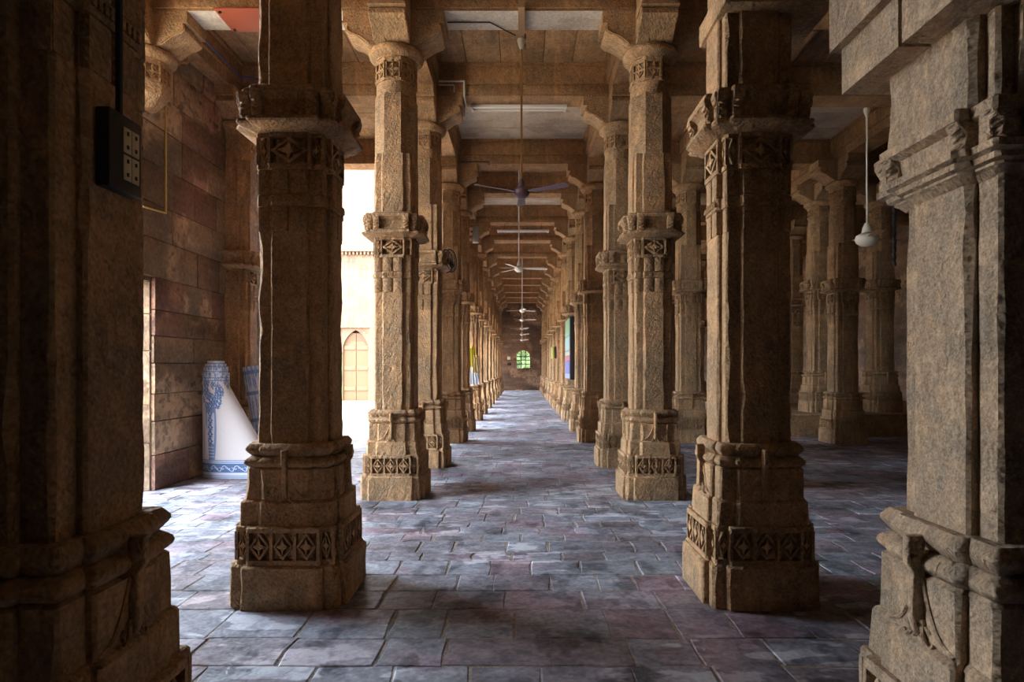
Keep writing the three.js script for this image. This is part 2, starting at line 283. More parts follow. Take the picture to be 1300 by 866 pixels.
// ------------------------------------------------------------------ columns
const lozengeShape = (w, h) => {                                 // a carved panel filling: open diamond with a four-petalled flower
  const d = (sx, sy) => [[0, h / 2 * sy], [-w / 2 * sx, 0], [0, -h / 2 * sy], [w / 2 * sx, 0]];
  const fill = (S, pts) => { S.moveTo(...pts[0]); pts.slice(1).forEach(p => S.lineTo(...p)); S.closePath(); return S; };
  const outer = fill(new THREE.Shape(), d(1, 1)); outer.holes.push(fill(new THREE.Path(), d(0.74, 0.74)));
  const flower = new THREE.Shape(), a = w * 0.33, b = h * 0.33, t = 0.2;
  flower.moveTo(0, b); flower.lineTo(-a * t, b * t * 1.6); flower.lineTo(-a, 0); flower.lineTo(-a * t, -b * t * 1.6); flower.lineTo(0, -b); flower.lineTo(a * t, -b * t * 1.6); flower.lineTo(a, 0); flower.lineTo(a * t, b * t * 1.6); flower.closePath();
  return [outer, flower];
};
const lozenge = (w, h, dep) => { const [o, f] = lozengeShape(w, h); return mergeGeometries([raw(new THREE.ExtrudeGeometry(o, { depth: dep, bevelEnabled: false })), raw(new THREE.ExtrudeGeometry(f, { depth: dep * 1.15, bevelEnabled: false })), raw(box(-w * 0.035, w * 0.035, -h / 2, h / 2, 0, dep * 0.55)), raw(box(-w / 2, w / 2, -h * 0.025, h * 0.025, 0, dep * 0.55))]); };
// one frieze of pierced panels round the re-entrant plan: recessed body, rails, mullions, and the panel fillings with their places
function frieze(y0, y1, m, c, p, n, rec, rail, seed) {
  const h = y1 - y0, parts = [stack([[y0, m - rec, c - rec, p], [y1, m - rec, c - rec, p]], 0.2, seed), stack([[y0, m, c, p], [y0 + rail, m, c, p]], 0.6, seed), stack([[y1 - rail, m, c, p], [y1 - 0.008, m, c, p], [y1, m - 0.006, c - 0.006, p]], 0.6, seed)];
  const fill = [], mu = 0.022, hh = h - 2 * rail, yc = (y0 + y1) / 2, W = (2 * m - mu * (n + 1)) / n, sw = c - m;
  const face = []; for (let i = 0; i <= n; i++) face.push(box(-m + i * (W + mu), -m + i * (W + mu) + mu, y0 + rail - 0.002, y1 - rail + 0.002, c + p - rec - 0.01, c + p - 0.002));
  for (const s of [-1, 1]) face.push(box(s > 0 ? c - mu : -c, s > 0 ? c : -c + mu, y0 + rail - 0.002, y1 - rail + 0.002, c - mu, c - 0.001));
  parts.push(...fourFaces(face));
  for (let k = 0; k < 4; k++) { for (let i = 0; i < n; i++) fill.push([k, -m + mu + W / 2 + i * (W + mu), c + p - rec, W, hh]); for (const s of [-1, 1]) fill.push([k, s * (m + (sw - mu) / 2), c - rec, sw - mu, hh]); }
  return { body: join(parts), fill, yc, rec };
}
function torusLevels(y0, y1, m, c, p, bulge, pointed) { const out = [], n = 6; for (let i = 0; i <= n; i++) { const t = i / n, f = pointed ? Math.pow(1 - Math.abs(t * 2 - 1.15) / 1.15, 0.9) : Math.sin(Math.PI * t); out.push([y0 + (y1 - y0) * t, m + bulge * Math.max(0, f), c + bulge * Math.max(0, f), p]); } return out; }
const console_ = [[0, 0], [0.035, 0.0], [0.052, 0.018], [0.05, 0.045], [0.042, 0.065], [0.05, 0.09], [0.07, 0.115], [0.078, 0.145], [0.074, 0.165], [0, 0.165]];
function voluteGeometry(w) { const ribs = []; for (let i = 0; i < 4; i++) ribs.push(tube([[-w * 0.42, 0.035 + i * 0.032, 0.045 + i * 0.006], [0, 0.02 + i * 0.036, 0.058 + i * 0.007], [w * 0.42, 0.045 + i * 0.032, 0.048 + i * 0.007]], 0.009, 5, 5)); return join([prism(console_, w), ...ribs], 0.5); }
// parts of a column up to its middle bracket; drop lowers the bracket (a shorter column)
function columnGeometry(seed, wear) {
  const G = {};
  G.plinth = done(stack([[0, 0.268, 0.355, 0.04], [0.02, 0.270, 0.357, 0.04], [0.276, 0.268, 0.355, 0.04], [0.289, 0.256, 0.343, 0.038]], wear * 1.4, seed));
  G.frieze = frieze(0.286, 0.542, 0.245, 0.333, 0.036, 3, 0.046, 0.036, seed + 1);
  G.block = done(stack([[0.54, 0.188, 0.312, 0.030], [0.695, 0.184, 0.307, 0.030], [0.707, 0.176, 0.296, 0.030], [0.712, 0.174, 0.286, 0.030], [0.915, 0.172, 0.282, 0.030], [0.928, 0.160, 0.268, 0.028]], wear * 1.3, seed + 2));
  G.moulding = done(stack([...torusLevels(0.922, 1.0, 0.155, 0.262, 0.028, 0.034, false), ...torusLevels(1.0, 1.085, 0.150, 0.255, 0.028, 0.036, true)], wear, seed + 3, 0.5), 0.9);
  const rel = [prism([[0, 0.74], [0.02, 0.735], [0.034, 0.78], [0.03, 0.93], [0.05, 0.96], [0.05, 1.045], [0, 1.05]], 0.024).translate(0, 0, 0.31)];
  for (const s of [-1, 1]) {
    rel.push(tube([[s * 0.012, 0.915, 0.316], [s * 0.05, 0.82, 0.317], [s * 0.10, 0.745, 0.317], [s * 0.16, 0.718, 0.316]], 0.007, 5, 10));
    rel.push(new THREE.TorusGeometry(0.022, 0.007, 5, 10, 4.6).rotateZ(s > 0 ? 0.4 : 2.2).translate(s * 0.032, 0.735, 0.318), tube([[s * 0.02, 0.78, 0.322], [s * 0.035, 0.72, 0.326], [s * 0.06, 0.70, 0.324], [s * 0.075, 0.715, 0.318]], 0.008, 5, 8));
  }
  G.relief = join(fourFaces(rel), 0.8);
  G.shaft = done(stack([[1.075, 0.128, 0.224, 0.030], [2.53, 0.126, 0.220, 0.030]], wear * 1.2, seed + 4));
  const zone = [stack([[2.528, 0.118, 0.212, 0.022], [2.965, 0.118, 0.212, 0.022]], 0.4, seed + 5), stack([[2.705, 0.132, 0.226, 0.032], [2.712, 0.134, 0.230, 0.032], [2.775, 0.134, 0.230, 0.032], [2.782, 0.130, 0.224, 0.032]], wear * 1.4, seed + 6)];
  G.collar = join(zone);
  const sub = []; for (const [a, b] of [[2.53, 2.70], [2.785, 2.955]]) { for (const s of [-1, 1]) { sub.push(softBox(0.105, b - a, 0.04, 0.006).translate(s * 0.064, (a + b) / 2, 0.237)); sub.push(softBox(0.07, b - a, 0.04, 0.006).translate(s * 0.185, (a + b) / 2, 0.205)); } }
  G.sub = sub; G.dent = []; for (let i = -4; i <= 4; i++) G.dent.push(box(i * 0.028 - 0.008, i * 0.028 + 0.008, 2.726, 2.762, 0.25, 0.272));
  G.frieze2 = frieze(2.955, 3.205, 0.148, 0.232, 0.030, 1, 0.040, 0.034, seed + 7);
  G.eave = done(stack([[3.20, 0.150, 0.234, 0.030], [3.212, 0.175, 0.262, 0.036], [3.222, 0.205, 0.295, 0.042], [3.236, 0.232, 0.325, 0.048], [3.248, 0.240, 0.333, 0.05], [3.266, 0.238, 0.331, 0.05], [3.274, 0.215, 0.305, 0.048], [3.29, 0.198, 0.288, 0.045]], wear * 1.3, seed + 8, 0.5), 0.7);
  G.cove = done(stack([[3.285, 0.194, 0.282, 0.045], [3.33, 0.184, 0.27, 0.042], [3.40, 0.188, 0.275, 0.042], [3.43, 0.205, 0.30, 0.045], [3.436, 0.222, 0.318, 0.05], [3.472, 0.224, 0.320, 0.05], [3.484, 0.212, 0.308, 0.05]], wear * 1.3, seed + 9, 0.5), 0.7);
  G.volute = voluteGeometry(0.07);
  G.volutes = []; for (let k = 0; k < 4; k++) for (const s of [-1, 1]) { G.volutes.push([k, s * 0.18, 3.282, 0.294]); G.volutes.push([k, s * 0.276, 3.282, 0.252]); }
  G.upper = [done(stack([[3.48, 0.140, 0.228, 0.027], [4.10, 0.138, 0.224, 0.027], [4.24, 0.134, 0.222, 0.024]], wear * 1.3, seed + 10)), done(polyStack([[4.23, 0.244], [4.25, 0.252], [4.6, 0.25], [4.96, 0.248], [4.985, 0.238]], 8, 0, 1, seed)), done(polyStack([[4.975, 0.244], [5.15, 0.240]], 16, 0, 1, seed))];
  G.neck = join([polyStack([[5.14, 0.222], [5.43, 0.218]], 8, 0, 0.5, seed), polyStack([[5.135, 0.246], [5.165, 0.246]], 8, 0, 0.5, seed), polyStack([[5.38, 0.245], [5.43, 0.245]], 8, 0, 0.5, seed)]);
  G.neckFill = mergeGeometries([lozenge(0.13, 0.18, 0.024), ...[-0.082, 0, 0.082].map(x => raw(box(x - 0.009, x + 0.009, -0.11, 0.11, 0, 0.03))), ...[-0.1, 0, 0.1].map(y => raw(box(-0.09, 0.09, y - 0.01, y + 0.01, 0, 0.03)))]);
  G.ring = done(new THREE.LatheGeometry([[0.20, 5.42], [0.26, 5.42], [0.262, 5.435], [0.30, 5.45], [0.335, 5.485], [0.342, 5.52], [0.33, 5.555], [0.29, 5.575], [0.285, 5.60], [0.2, 5.60]].map(p => new THREE.Vector2(...p)), 36), 0.7);
  const arm = (w) => done(prism([[0.0, 5.575], [0.28, 5.575], [0.33, 5.60], [0.41, 5.66], [0.47, 5.70], [0.545, 5.72], [0.59, 5.76], [0.585, 5.81], [0.56, 5.835], [0.575, 5.86], [0.62, 5.87], [0.62, 5.995], [0.0, 5.995]], w), 0.5);
  G.arm = arm(0.42);
  G.armTrim = join([tube([[0.215, 5.60, 0.30], [0.215, 5.69, 0.42], [0.215, 5.735, 0.53], [0.215, 5.77, 0.572], [0.215, 5.81, 0.56]], 0.012, 5, 14), tube([[-0.215, 5.60, 0.30], [-0.215, 5.69, 0.42], [-0.215, 5.735, 0.53], [-0.215, 5.77, 0.572], [-0.215, 5.81, 0.56]], 0.012, 5, 14), box(-0.225, 0.225, 5.845, 5.868, 0.3, 0.628)]);
  return G;
}
function fillings(list, f, name, mat, parent, cache) { for (const [k, x, z, w, h] of list) { const key = w.toFixed(3) + h.toFixed(3); if (!cache[key]) cache[key] = done(lozenge(w, h, f.rec * 0.9)); const o = mesh(name, cache[key], mat, parent); const a = k * Math.PI / 2; o.position.set(x * Math.cos(a) + z * Math.sin(a), f.yc, -x * Math.sin(a) + z * Math.cos(a)); o.rotation.y = a; } }
function mergedFill(list, f) { return list.map(([k, x, z, w, h]) => lozenge(w, h, f.rec * 0.9).translate(x, f.yc, z).rotateY(k * Math.PI / 2)); }
function base(G, t, mat, fine) {
  mesh('plinth', G.plinth, mat, t);
  if (fine) fillings(G.frieze.fill, G.frieze, 'lozenge', mat, mesh('tracery_frieze', G.frieze.body, mat, t), G.cache ??= {});
  else mesh('tracery_frieze', G.friezeFar ??= join([G.frieze.body, ...mergedFill(G.frieze.fill, G.frieze)]), mat, t);
  mesh('base_block', G.block, mat, t); mesh('base_moulding', G.moulding, mat, t); mesh('pendant_relief', G.relief, mat, t);
}
function bracket(G, t, mat, fine, y = 0) {
  const c = mesh('bracket_cove', G.cove, mat, t); c.position.y = y; mesh('bracket_eave', G.eave, mat, t).position.y = y;
  if (fine) for (const [k, x, yy, z] of G.volutes) { const o = mesh('volute', G.volute, mat, c), a = k * Math.PI / 2; o.position.set(x * Math.cos(a) + z * Math.sin(a), yy, -x * Math.sin(a) + z * Math.cos(a)); o.rotation.y = a; }
  else mesh('volute_band', G.volFar ??= join(G.volutes.map(([k, x, yy, z]) => G.volute.clone().translate(x, yy, z).rotateY(k * Math.PI / 2))), mat, t).position.y = y;
}
function fillColumn(G, t, mat, fine) {
  base(G, t, mat, fine); mesh('shaft', G.shaft, mat, t);
  const col = mesh('carved_collar', fine ? (G.collarNear ??= join([G.collar, ...fourFaces(G.dent)])) : (G.collarFar ??= join([G.collar, ...fourFaces(G.dent), ...fourFaces(G.sub)])), mat, t);
  if (fine) { const gs = G.subGeo ??= G.sub.map(g => done(g.clone())); for (let k = 0; k < 4; k++) for (const g of gs) { const o = mesh('collar_block', g, mat, col); o.rotation.y = k * Math.PI / 2; } }
  if (fine) fillings(G.frieze2.fill, G.frieze2, 'lozenge', mat, mesh('upper_frieze', G.frieze2.body, mat, t), G.cache ??= {});
  else mesh('upper_frieze', G.frieze2Far ??= join([G.frieze2.body, ...mergedFill(G.frieze2.fill, G.frieze2)]), mat, t);
  bracket(G, t, mat, fine);
  mesh('upper_shaft', G.upper[0], mat, t); mesh('octagonal_shaft', G.upper[1], mat, t); mesh('round_neck', G.upper[2], mat, t);
  mesh('capital_frieze', G.neckFar ??= join([G.neck, ...Array.from({ length: 8 }, (_, i) => G.neckFill.clone().translate(0, 5.272, 0.216).rotateY(i * Math.PI / 4))]), mat, t);
  mesh('capital_ring', G.ring, mat, t);
  for (let k = 0; k < 4; k++) { const a = mesh('capital_arm', G.arm, mat, t); a.rotation.y = k * Math.PI / 2; mesh('arm_trim', G.armTrim, mat, a); }
}
const G1 = columnGeometry(3, 1.0), G2 = columnGeometry(19, 0.8), G3 = columnGeometry(27, 2.0);   // the third is badly chipped
const protos = new Map();
function column(x, d, mat, fine, label, group, turn = 0, G = G1, y = 0) {
  const t = thing('stone_column', label, 'column', [x, y, -d], group); t.rotation.y = turn * Math.PI / 2; fillColumn(G, t, mat, fine); return t;
}
const NTH = ['first', 'second', 'third', 'fourth', 'fifth', 'sixth', 'seventh', 'eighth', 'ninth', 'tenth', 'eleventh', 'twelfth', 'thirteenth', 'fourteenth'];
const nth = (i) => NTH[14 - i];
column(XL - 0.015, ROWS[0], M.tan, true, 'dark shaded carved stone column carrying the black switch box', undefined, 0, G2);
column(XL, ROWS[1], M.tan, true, 'dark brown carved stone column with chipped edges before the blue and white rug', undefined, 1, G3);
const ledged = column(XR, ROWS[1], M.tan, true, 'dark brown carved stone column beside the rough grey pier, lit on its narrow side', undefined, 0, G2);
mesh('ledge', done(softBox(0.75, 0.16, 0.6, 0.015).translate(0.1, 4.11, 0.05)), M.grey, ledged);
column(XL, ROWS[2], M.tan, true, 'pale tan carved stone column beside the view of the sunlit courtyard door', undefined, 2, G2);
column(XR, ROWS[2], M.tan, true, 'pale tan pitted stone column with square carved panels under its round capital', undefined, 3, G1);
column(XL, ROWS[3], M.tan, true, 'carved stone column that carries the black oscillating fan', undefined, 1, G2);
column(XR, ROWS[3], M.grey, true, 'greyish carved stone column just behind the pale pitted column', undefined, 0, G2);
column(XL, ROWS[4], M.red, false, 'reddish brown stone column just behind the black oscillating fan', undefined, 2, G1);
column(XR, ROWS[4], M.red, false, 'reddish brown stone column standing before the tall dark display board', undefined, 1, G1);
column(XL, ROWS[6], M.red, false, 'stone column with yellow and white cloths hung on it', undefined, 0, G1);
column(XR, ROWS[6], M.grey, false, 'stone column with the tall dark display board fixed to it', undefined, 2, G1);
for (const i of [5, 7, 8, 9, 10, 11, 12, 13, 14]) {
  const mats = [M.tan, M.red, M.tan, M.grey];
  column(XL, ROWS[i], mats[i % 3], false, `carved sandstone column of the courtyard side row, ${nth(i)} from the dark end wall`, 'far columns of the courtyard side row', i % 4, i % 2 ? G1 : G2);
  column(XR, ROWS[i], mats[(i + 1) & 3], false, `carved sandstone column of the row with the display board, ${nth(i)} from the dark end wall`, 'far columns of the row facing the courtyard', (i + 1) % 4, i % 2 ? G2 : G1);
}
// side aisles on the dark side of the hall
column(XR2, ROWS[3], M.grey, false, 'stone column hidden behind the dark brown column beside the pier', undefined, 1);
column(XR2, ROWS[4], M.grey, false, 'slender looking grey stone column between the pale pitted column and the dark brown one', undefined, 0);
for (const i of [5, 6, 7, 8]) column(XR2, ROWS[i], M.grey, false, `stone column of the inner row behind the slender grey column, ${NTH[i - 5]} beyond it`, 'columns of the inner row', i % 4, G2);
column(XR3, 13.2, M.grey, false, 'shaded stone column standing on the floor before the low stone platform', undefined, 2, G2);
column(7.24, 14.95, M.grey, false, 'shaded stone column on the low platform, nearer the dark brown column', undefined, 1, G1, 0.54).scale.y = (BEAM - 0.54) / BEAM;
column(8.72, 14.95, M.grey, false, 'shaded stone column on the low platform next to the rough grey pier', undefined, 0, G1, 0.54).scale.y = (BEAM - 0.54) / BEAM;
for (const [x, d, label] of [[9.7, 18.8, 'stone column at the rear of the low platform, third from its open end'], [8.3, 18.8, 'stone column at the rear of the low platform, second from its open end'], [7.0, 18.8, 'stone column at the rear of the low platform, first from its open end'], [10.6, 15.0, 'stone column on the platform front hidden beyond the rough grey pier'], [7.0, 24.5, 'stone column in the dark beyond the low platform, in line with its open end'], [9.2, 24.5, 'stone column in the dark beyond the low platform, nearer the side wall']]) column(x, d, M.tan, false, label, 'columns deep in the dark side aisles', 1, G2, d < 22 ? 0.54 : 0).scale.y = d < 22 ? (BEAM - 0.54) / BEAM : 1;
{
  const p = thing('stone_platform', 'low raised stone platform in the dark side aisle', 'platform', [0, 0, 0]);
  mesh('platform_body', done(box(5.9, RIGHT_X - 0.02, 0, 0.48, -22, -14.22)), M.grey, p);
  mesh('platform_edge', done(softBox(RIGHT_X - 5.82, 0.06, 7.9, 0.015).translate((RIGHT_X + 5.8) / 2, 0.51, -18.1)), M.grey, p);
}
// the rough pier at the right: same base, lower bracket, a lintel on top
{
  const t = thing('stone_pier', 'rough pitted grey stone pier with low bracket carrying a stone lintel', 'pier', [XR, 0, -ROWS[0]]);
  base(G2, t, M.pier, true);
  mesh('shaft', done(stack([[1.075, 0.134, 0.224, 0.030], [2.19, 0.134, 0.224, 0.030]], 0.9, 41)), M.pier, t);
  const lip = stack([[2.165, 0.136, 0.226, 0.030], [2.185, 0.15, 0.242, 0.032], [2.192, 0.16, 0.252, 0.034], [2.20, 0.16, 0.252, 0.034], [2.206, 0.175, 0.268, 0.036], [2.222, 0.178, 0.272, 0.036], [2.23, 0.195, 0.29, 0.04], [2.25, 0.198, 0.294, 0.04], [2.262, 0.18, 0.27, 0.04]], 0.9, 42, 0.5);
  mesh('bracket_eave', done(lip, 0.7), M.pier, t);
  const cove = mesh('bracket_cove', done(stack([[2.255, 0.172, 0.262, 0.036], [2.27, 0.165, 0.255, 0.034], [2.32, 0.175, 0.265, 0.036], [2.335, 0.2, 0.296, 0.042], [2.365, 0.202, 0.298, 0.042], [2.372, 0.195, 0.29, 0.042]], 1.2, 43, 0.5), 0.7), M.pier, t);
  const vol = voluteGeometry(0.05).scale(1, 0.62, 0.85);
  for (let k = 0; k < 4; k++) for (const s of [-1, 1]) for (const [x, z] of [[0.165, 0.262], [0.262, 0.228]]) { const o = mesh('volute', vol, M.pier, cove), a = k * Math.PI / 2; o.position.set(s * x * Math.cos(a) + z * Math.sin(a), 2.25, -s * x * Math.sin(a) + z * Math.cos(a)); o.rotation.y = a; }
  mesh('upper_block', done(stack([[2.368, 0.215, 0.262, 0.040], [2.65, 0.213, 0.260, 0.040]], 1, 44)), M.pier, t);
  const l = mesh('lintel', join([box(-0.405, 0.42, 2.64, 2.81, -0.32, 0.03), box(-0.405, 0.42, 2.64, 2.81, 0.05, 2.2), box(-0.44, 0.46, 2.81, 3.3, -0.345, 0.05), box(-0.44, 0.46, 2.81, 3.3, 0.068, 2.2)]), M.pier, t); l.position.z = 0;
}
// half capital hanging from the wall over the archway, and the half column against the wall
{
  const t = thing('wall_corbel', 'hanging half capital with round ring fixed high on the brown wall', 'corbel', [WALL_X + 0.06, 0, -ROWS[2]]);
  mesh('capital_frieze', G1.neckFar, M.tan, t); mesh('pendant_end', done(polyStack([[4.86, 0.10], [5.02, 0.235], [5.14, 0.25]], 8, 0, 1, 3)), M.tan, t); mesh('capital_ring', G1.ring, M.tan, t);
  for (let k = 0; k < 3; k++) { const a = mesh('capital_arm', G1.arm, M.tan, t); a.rotation.y = k * Math.PI / 2; mesh('arm_trim', G1.armTrim, M.tan, a); }
  const p = thing('wall_pilaster', 'carved half column against the brown wall behind the rolled rugs', 'pilaster', [WALL_X + 0.12, 0, -ROWS[3]]);
  fillColumn(G1, p, M.red, false);
}

// ------------------------------------------------------------------ courtyard buildings
{
  const b = thing('courtyard_building', 'sunlit pale stone building with cornice across the courtyard', 'building', [0, 0, -30]);
  const s = new THREE.Shape(); s.moveTo(-26, -0.02); s.lineTo(-5.2, -0.02); s.lineTo(-5.2, 13); s.lineTo(-26, 13); s.closePath();
  const dx = -8.1, hw = 0.62, h = new THREE.Path(); h.moveTo(dx - hw, -0.01); h.lineTo(dx + hw, -0.01); h.lineTo(dx + hw, 2.6); h.quadraticCurveTo(dx + hw * 0.8, 3.2, dx, 3.45); h.quadraticCurveTo(dx - hw * 0.8, 3.2, dx - hw, 2.6); h.closePath(); s.holes.push(h);
  mesh('front_wall', done(new THREE.ExtrudeGeometry(s, { depth: 0.6, bevelEnabled: false, curveSegments: 8 }).translate(0, 0, -0.6)), M.facade, b);
  mesh('back_wall', done(box(-26, -5.2, -0.02, 13, -6, -0.62)), M.facade, b);
  const c = mesh('cornice', done(box(-26, -5.1, 7.25, 7.5, -0.02, 0.3)), M.facade, b);
  for (let i = 0; i < 26; i++) mesh('dentil', done(box(-10 + i * 0.18, -9.91 + i * 0.18, 7.1, 7.26, 0, 0.2)), M.facade, c);
  mesh('door_frame', join([box(dx - 0.95, dx - 0.72, 0, 3.75, 0, 0.09), box(dx + 0.72, dx + 0.95, 0, 3.75, 0, 0.09), box(dx - 0.95, dx + 0.95, 3.55, 3.78, 0, 0.1)]), M.facade, b);
  for (const k of [-1, 1]) { const l = mesh('door_leaf', done(box(dx + (k < 0 ? -hw : 0.012), dx + (k < 0 ? -0.012 : hw), 0, 3.3, -0.2, -0.12)), plain(0.10, 0.05, 0.02, 0.7), b); for (const y of [0.5, 1.5, 2.5]) mesh('door_rail', done(box(dx + (k < 0 ? -hw + 0.05 : 0.05), dx + (k < 0 ? -0.05 : hw - 0.05), y, y + 0.18, -0.12, -0.09)), plain(0.13, 0.07, 0.03, 0.7), l); }
  const g = thing('green_board', 'narrow green board standing in the sunlit courtyard', 'board', [0, 0, -20]);
  mesh('board_face', done(box(-6.35, -5.87, 0.05, 2.05, -0.03, 0.03)), plain(0.10, 0.36, 0.05, 0.6), g);
  mesh('board_frame', join([box(-6.38, -6.34, -0.02, 2.1, -0.04, 0.04), box(-5.88, -5.84, -0.02, 2.1, -0.04, 0.04), box(-6.38, -5.84, 2.05, 2.1, -0.04, 0.04)]), plain(0.12, 0.3, 0.08, 0.6), g);
  // shrubs beyond the end window
  const leaf = plain(0.075, 0.13, 0.045, 0.9), r = rng(9);
  for (let k = 0; k < 1; k++) {
    const sh = thing('shrub', 'green shrub outside the barred end window', 'shrub', [0.1, -0.03, -END - 6.5]);
    const g0 = new THREE.IcosahedronGeometry(1, 4), p = g0.attributes.position;
    for (let i = 0; i < p.count; i++) { const n = 1 + 0.35 * noise3(p.getX(i) * 3 + k * 7, p.getY(i) * 3, p.getZ(i) * 3) + 0.2 * noise3(p.getX(i) * 9, p.getY(i) * 9 + k, p.getZ(i) * 9); p.setXYZ(i, p.getX(i) * n * 2.2, 2.3 + p.getY(i) * n * 1.9, p.getZ(i) * n * 1.4); }
    mesh('foliage', done(g0, 0.1), leaf, sh); mesh('stem', done(new THREE.CylinderGeometry(0.05, 0.07, 0.9, 6).translate(0, 0.44, 0)), M.wood, sh);
  }
}

// ------------------------------------------------------------------ ceiling fans
function fan(x, d, hubY, topY, turn, bladeMat, bodyMat, label, span = 0.68) {
  const t = thing('ceiling_fan', label, 'ceiling fan', [x, hubY, -d]); const L = topY - hubY;
  mesh('canopy', done(new THREE.LatheGeometry([[0.0, L], [0.055, L], [0.06, L - 0.02], [0.04, L - 0.09], [0.022, L - 0.13], [0.0, L - 0.13]].map(p => new THREE.Vector2(...p)), 14), 0.8), M.offwhite, t);
  mesh('down_rod', done(new THREE.CylinderGeometry(0.014, 0.014, L - 0.16, 8).translate(0, (L - 0.16) / 2 + 0.1, 0), 1), bodyMat === M.maroon ? M.brass : M.white, t);
  mesh('motor', done(new THREE.LatheGeometry([[0, -0.09], [0.05, -0.085], [0.095, -0.05], [0.11, -0.01], [0.10, 0.03], [0.05, 0.06], [0.04, 0.12], [0.022, 0.17], [0, 0.17]].map(p => new THREE.Vector2(...p)), 18), 0.8), bodyMat, t);
  for (let k = 0; k < 3; k++) {
    const s = new THREE.Shape(); s.moveTo(0.17, -0.045); s.lineTo(span - 0.03, -0.068); s.quadraticCurveTo(span, -0.05, span, 0); s.quadraticCurveTo(span, 0.05, span - 0.03, 0.062); s.lineTo(0.17, 0.04); s.closePath();
    const b = mesh('blade', done(new THREE.ExtrudeGeometry(s, { depth: 0.006, bevelEnabled: false }).rotateX(Math.PI / 2 - 0.17)), bladeMat, t); b.rotation.y = turn + k * Math.PI * 2 / 3;
    mesh('blade_iron', done(box(0.08, 0.22, -0.008, 0.004, -0.022, 0.022)), bodyMat, b);
  }
  return t;
}
fan(0, 8.1, 3.92, 5.93, Math.PI / 2, M.maroon, M.maroon, 'ceiling fan with dark purplish blades on a long brass coloured rod');
fan(-0.06, 14.4, 3.93, 6.5, 0.12, M.white, M.white, 'white ceiling fan next down the aisle behind the dark bladed fan');
['fifth', 'fourth', 'third', 'second', 'first'].forEach((word, k) => { const [d, y] = [[24.9, 3.93], [29.8, 3.93], [34.5, 3.81], [37.6, 3.65], [40.6, 3.44]][k]; const f = fan(0.03, d, y, BEAM + (ROWS.some(r => Math.abs(r - d) < 0.24) ? 0 : 0.5), d * 0.7, M.white, M.white, `white ceiling fan far down the aisle, ${word} from the end wall`); f.userData.group = 'far white ceiling fans'; });
fan(5.82, 10.35, 3.78, 5.97, 0.3, M.wood, M.offwhite, 'ceiling fan with pale bell shaped motor hanging beside the rough pier').getObjectByName('motor').scale.set(1.7, 1.5, 1.7);
fan(5.9, 22.9, 3.85, 6.45, 0.9, M.wood, M.offwhite, 'ceiling fan hanging in the dark side aisle next to the grey column');
{
  const t = thing('fan_clamp', 'wooden bar under the whitewashed beam that holds the dark fan', 'clamp', [0, 0, -8.0]);
  mesh('bar', done(box(-0.04, 0.04, 5.935, 6.03, -0.22, 0.62)), M.wood, t); mesh('iron_strap', done(box(0.045, 0.06, 5.86, 6.03, -0.2, -0.14)), M.darkMetal, t);
}

// ------------------------------------------------------------------ lights that are switched off, cables, boxes
function tubeLight(x0, x1, y, d, label, hang = 0) {
  const t = thing('tube_light', label, 'tube light', [(x0 + x1) / 2, y, -d]), w = x1 - x0;
  mesh('fixture_body', done(softBox(w, 0.05, 0.055, 0.006).translate(0, 0, 0.06)), M.white, t);
  mesh('tube', done(new THREE.CylinderGeometry(0.017, 0.017, w - 0.06, 10).rotateZ(Math.PI / 2).translate(0, -0.02, -0.045), 1), M.white, t);
  for (const s of [-1, 1]) { mesh('end_cap', done(box(s * (w / 2 - 0.03) - 0.015, s * (w / 2 - 0.03) + 0.015, -0.045, 0.02, -0.07, 0.06)), M.white, t); if (hang) mesh('hanger', done(new THREE.CylinderGeometry(0.006, 0.006, hang, 5).translate(s * w * 0.35, hang / 2, 0.06)), M.darkMetal, t); }
}
tubeLight(-0.85, 0.76, 5.965, 10.32, 'double white tube light under the beam above the dark fan');
tubeLight(-0.75, 0.85, 5.80, 18.86, 'thin white tube light far down the aisle ceiling', 0.2);
{
  const v = thing('tube_light', 'upright white tube light on a column beside the cloths', 'tube light', [-1.5, 3.9, -15.15]);
  mesh('fixture_body', done(softBox(0.06, 0.9, 0.05, 0.006)), M.white, v); mesh('tube', done(new THREE.CylinderGeometry(0.017, 0.017, 0.84, 8).translate(0, 0, 0.05), 1), M.white, v);
  const f = thing('flood_lamp', 'grey metal lamp box high on a column of the courtyard side row', 'lamp', [-1.17, 5.0, -15.7]);
  mesh('housing', done(softBox(0.16, 0.42, 0.14, 0.02)), plain(0.4, 0.38, 0.36, 0.4, 0.5), f); mesh('arm', done(box(-0.12, -0.02, 0.05, 0.09, -0.02, 0.04)), M.darkMetal, f);
}
function cable(name, label, pts, r, mat) { const t = thing(name, label, 'cable'); mesh('cable_run', polyTube(pts, r), mat, t); return t; }
cable('wall_cable', 'yellow cable running down the brown wall', [[WALL_X + 0.06, 5.62, -8.19], [WALL_X + 0.06, 3.66, -8.19], [WALL_X + 0.06, 3.62, -7.7]], 0.013, M.yellowCable);
cable('ceiling_conduit', 'white conduit bent round the beam above the courtyard side columns', [[-1.33, 6.2, -9.86], [-0.92, 6.2, -9.86], [-0.92, 5.97, -9.88], [-0.92, 5.97, -10.3]], 0.014, M.white);
cable('ceiling_conduit', 'pale conduit branching down to the column capital beneath the beam', [[-1.33, 6.14, -9.86], [-1.08, 6.14, -9.86], [-1.08, 6.03, -9.86]], 0.011, M.offwhite);
cable('ceiling_conduit', 'thin cable along the whitewashed beam to the dark fan', [[-0.94, 5.985, -7.8], [-0.4, 5.985, -7.8], [-0.08, 5.96, -8.06]], 0.008, M.darkMetal);
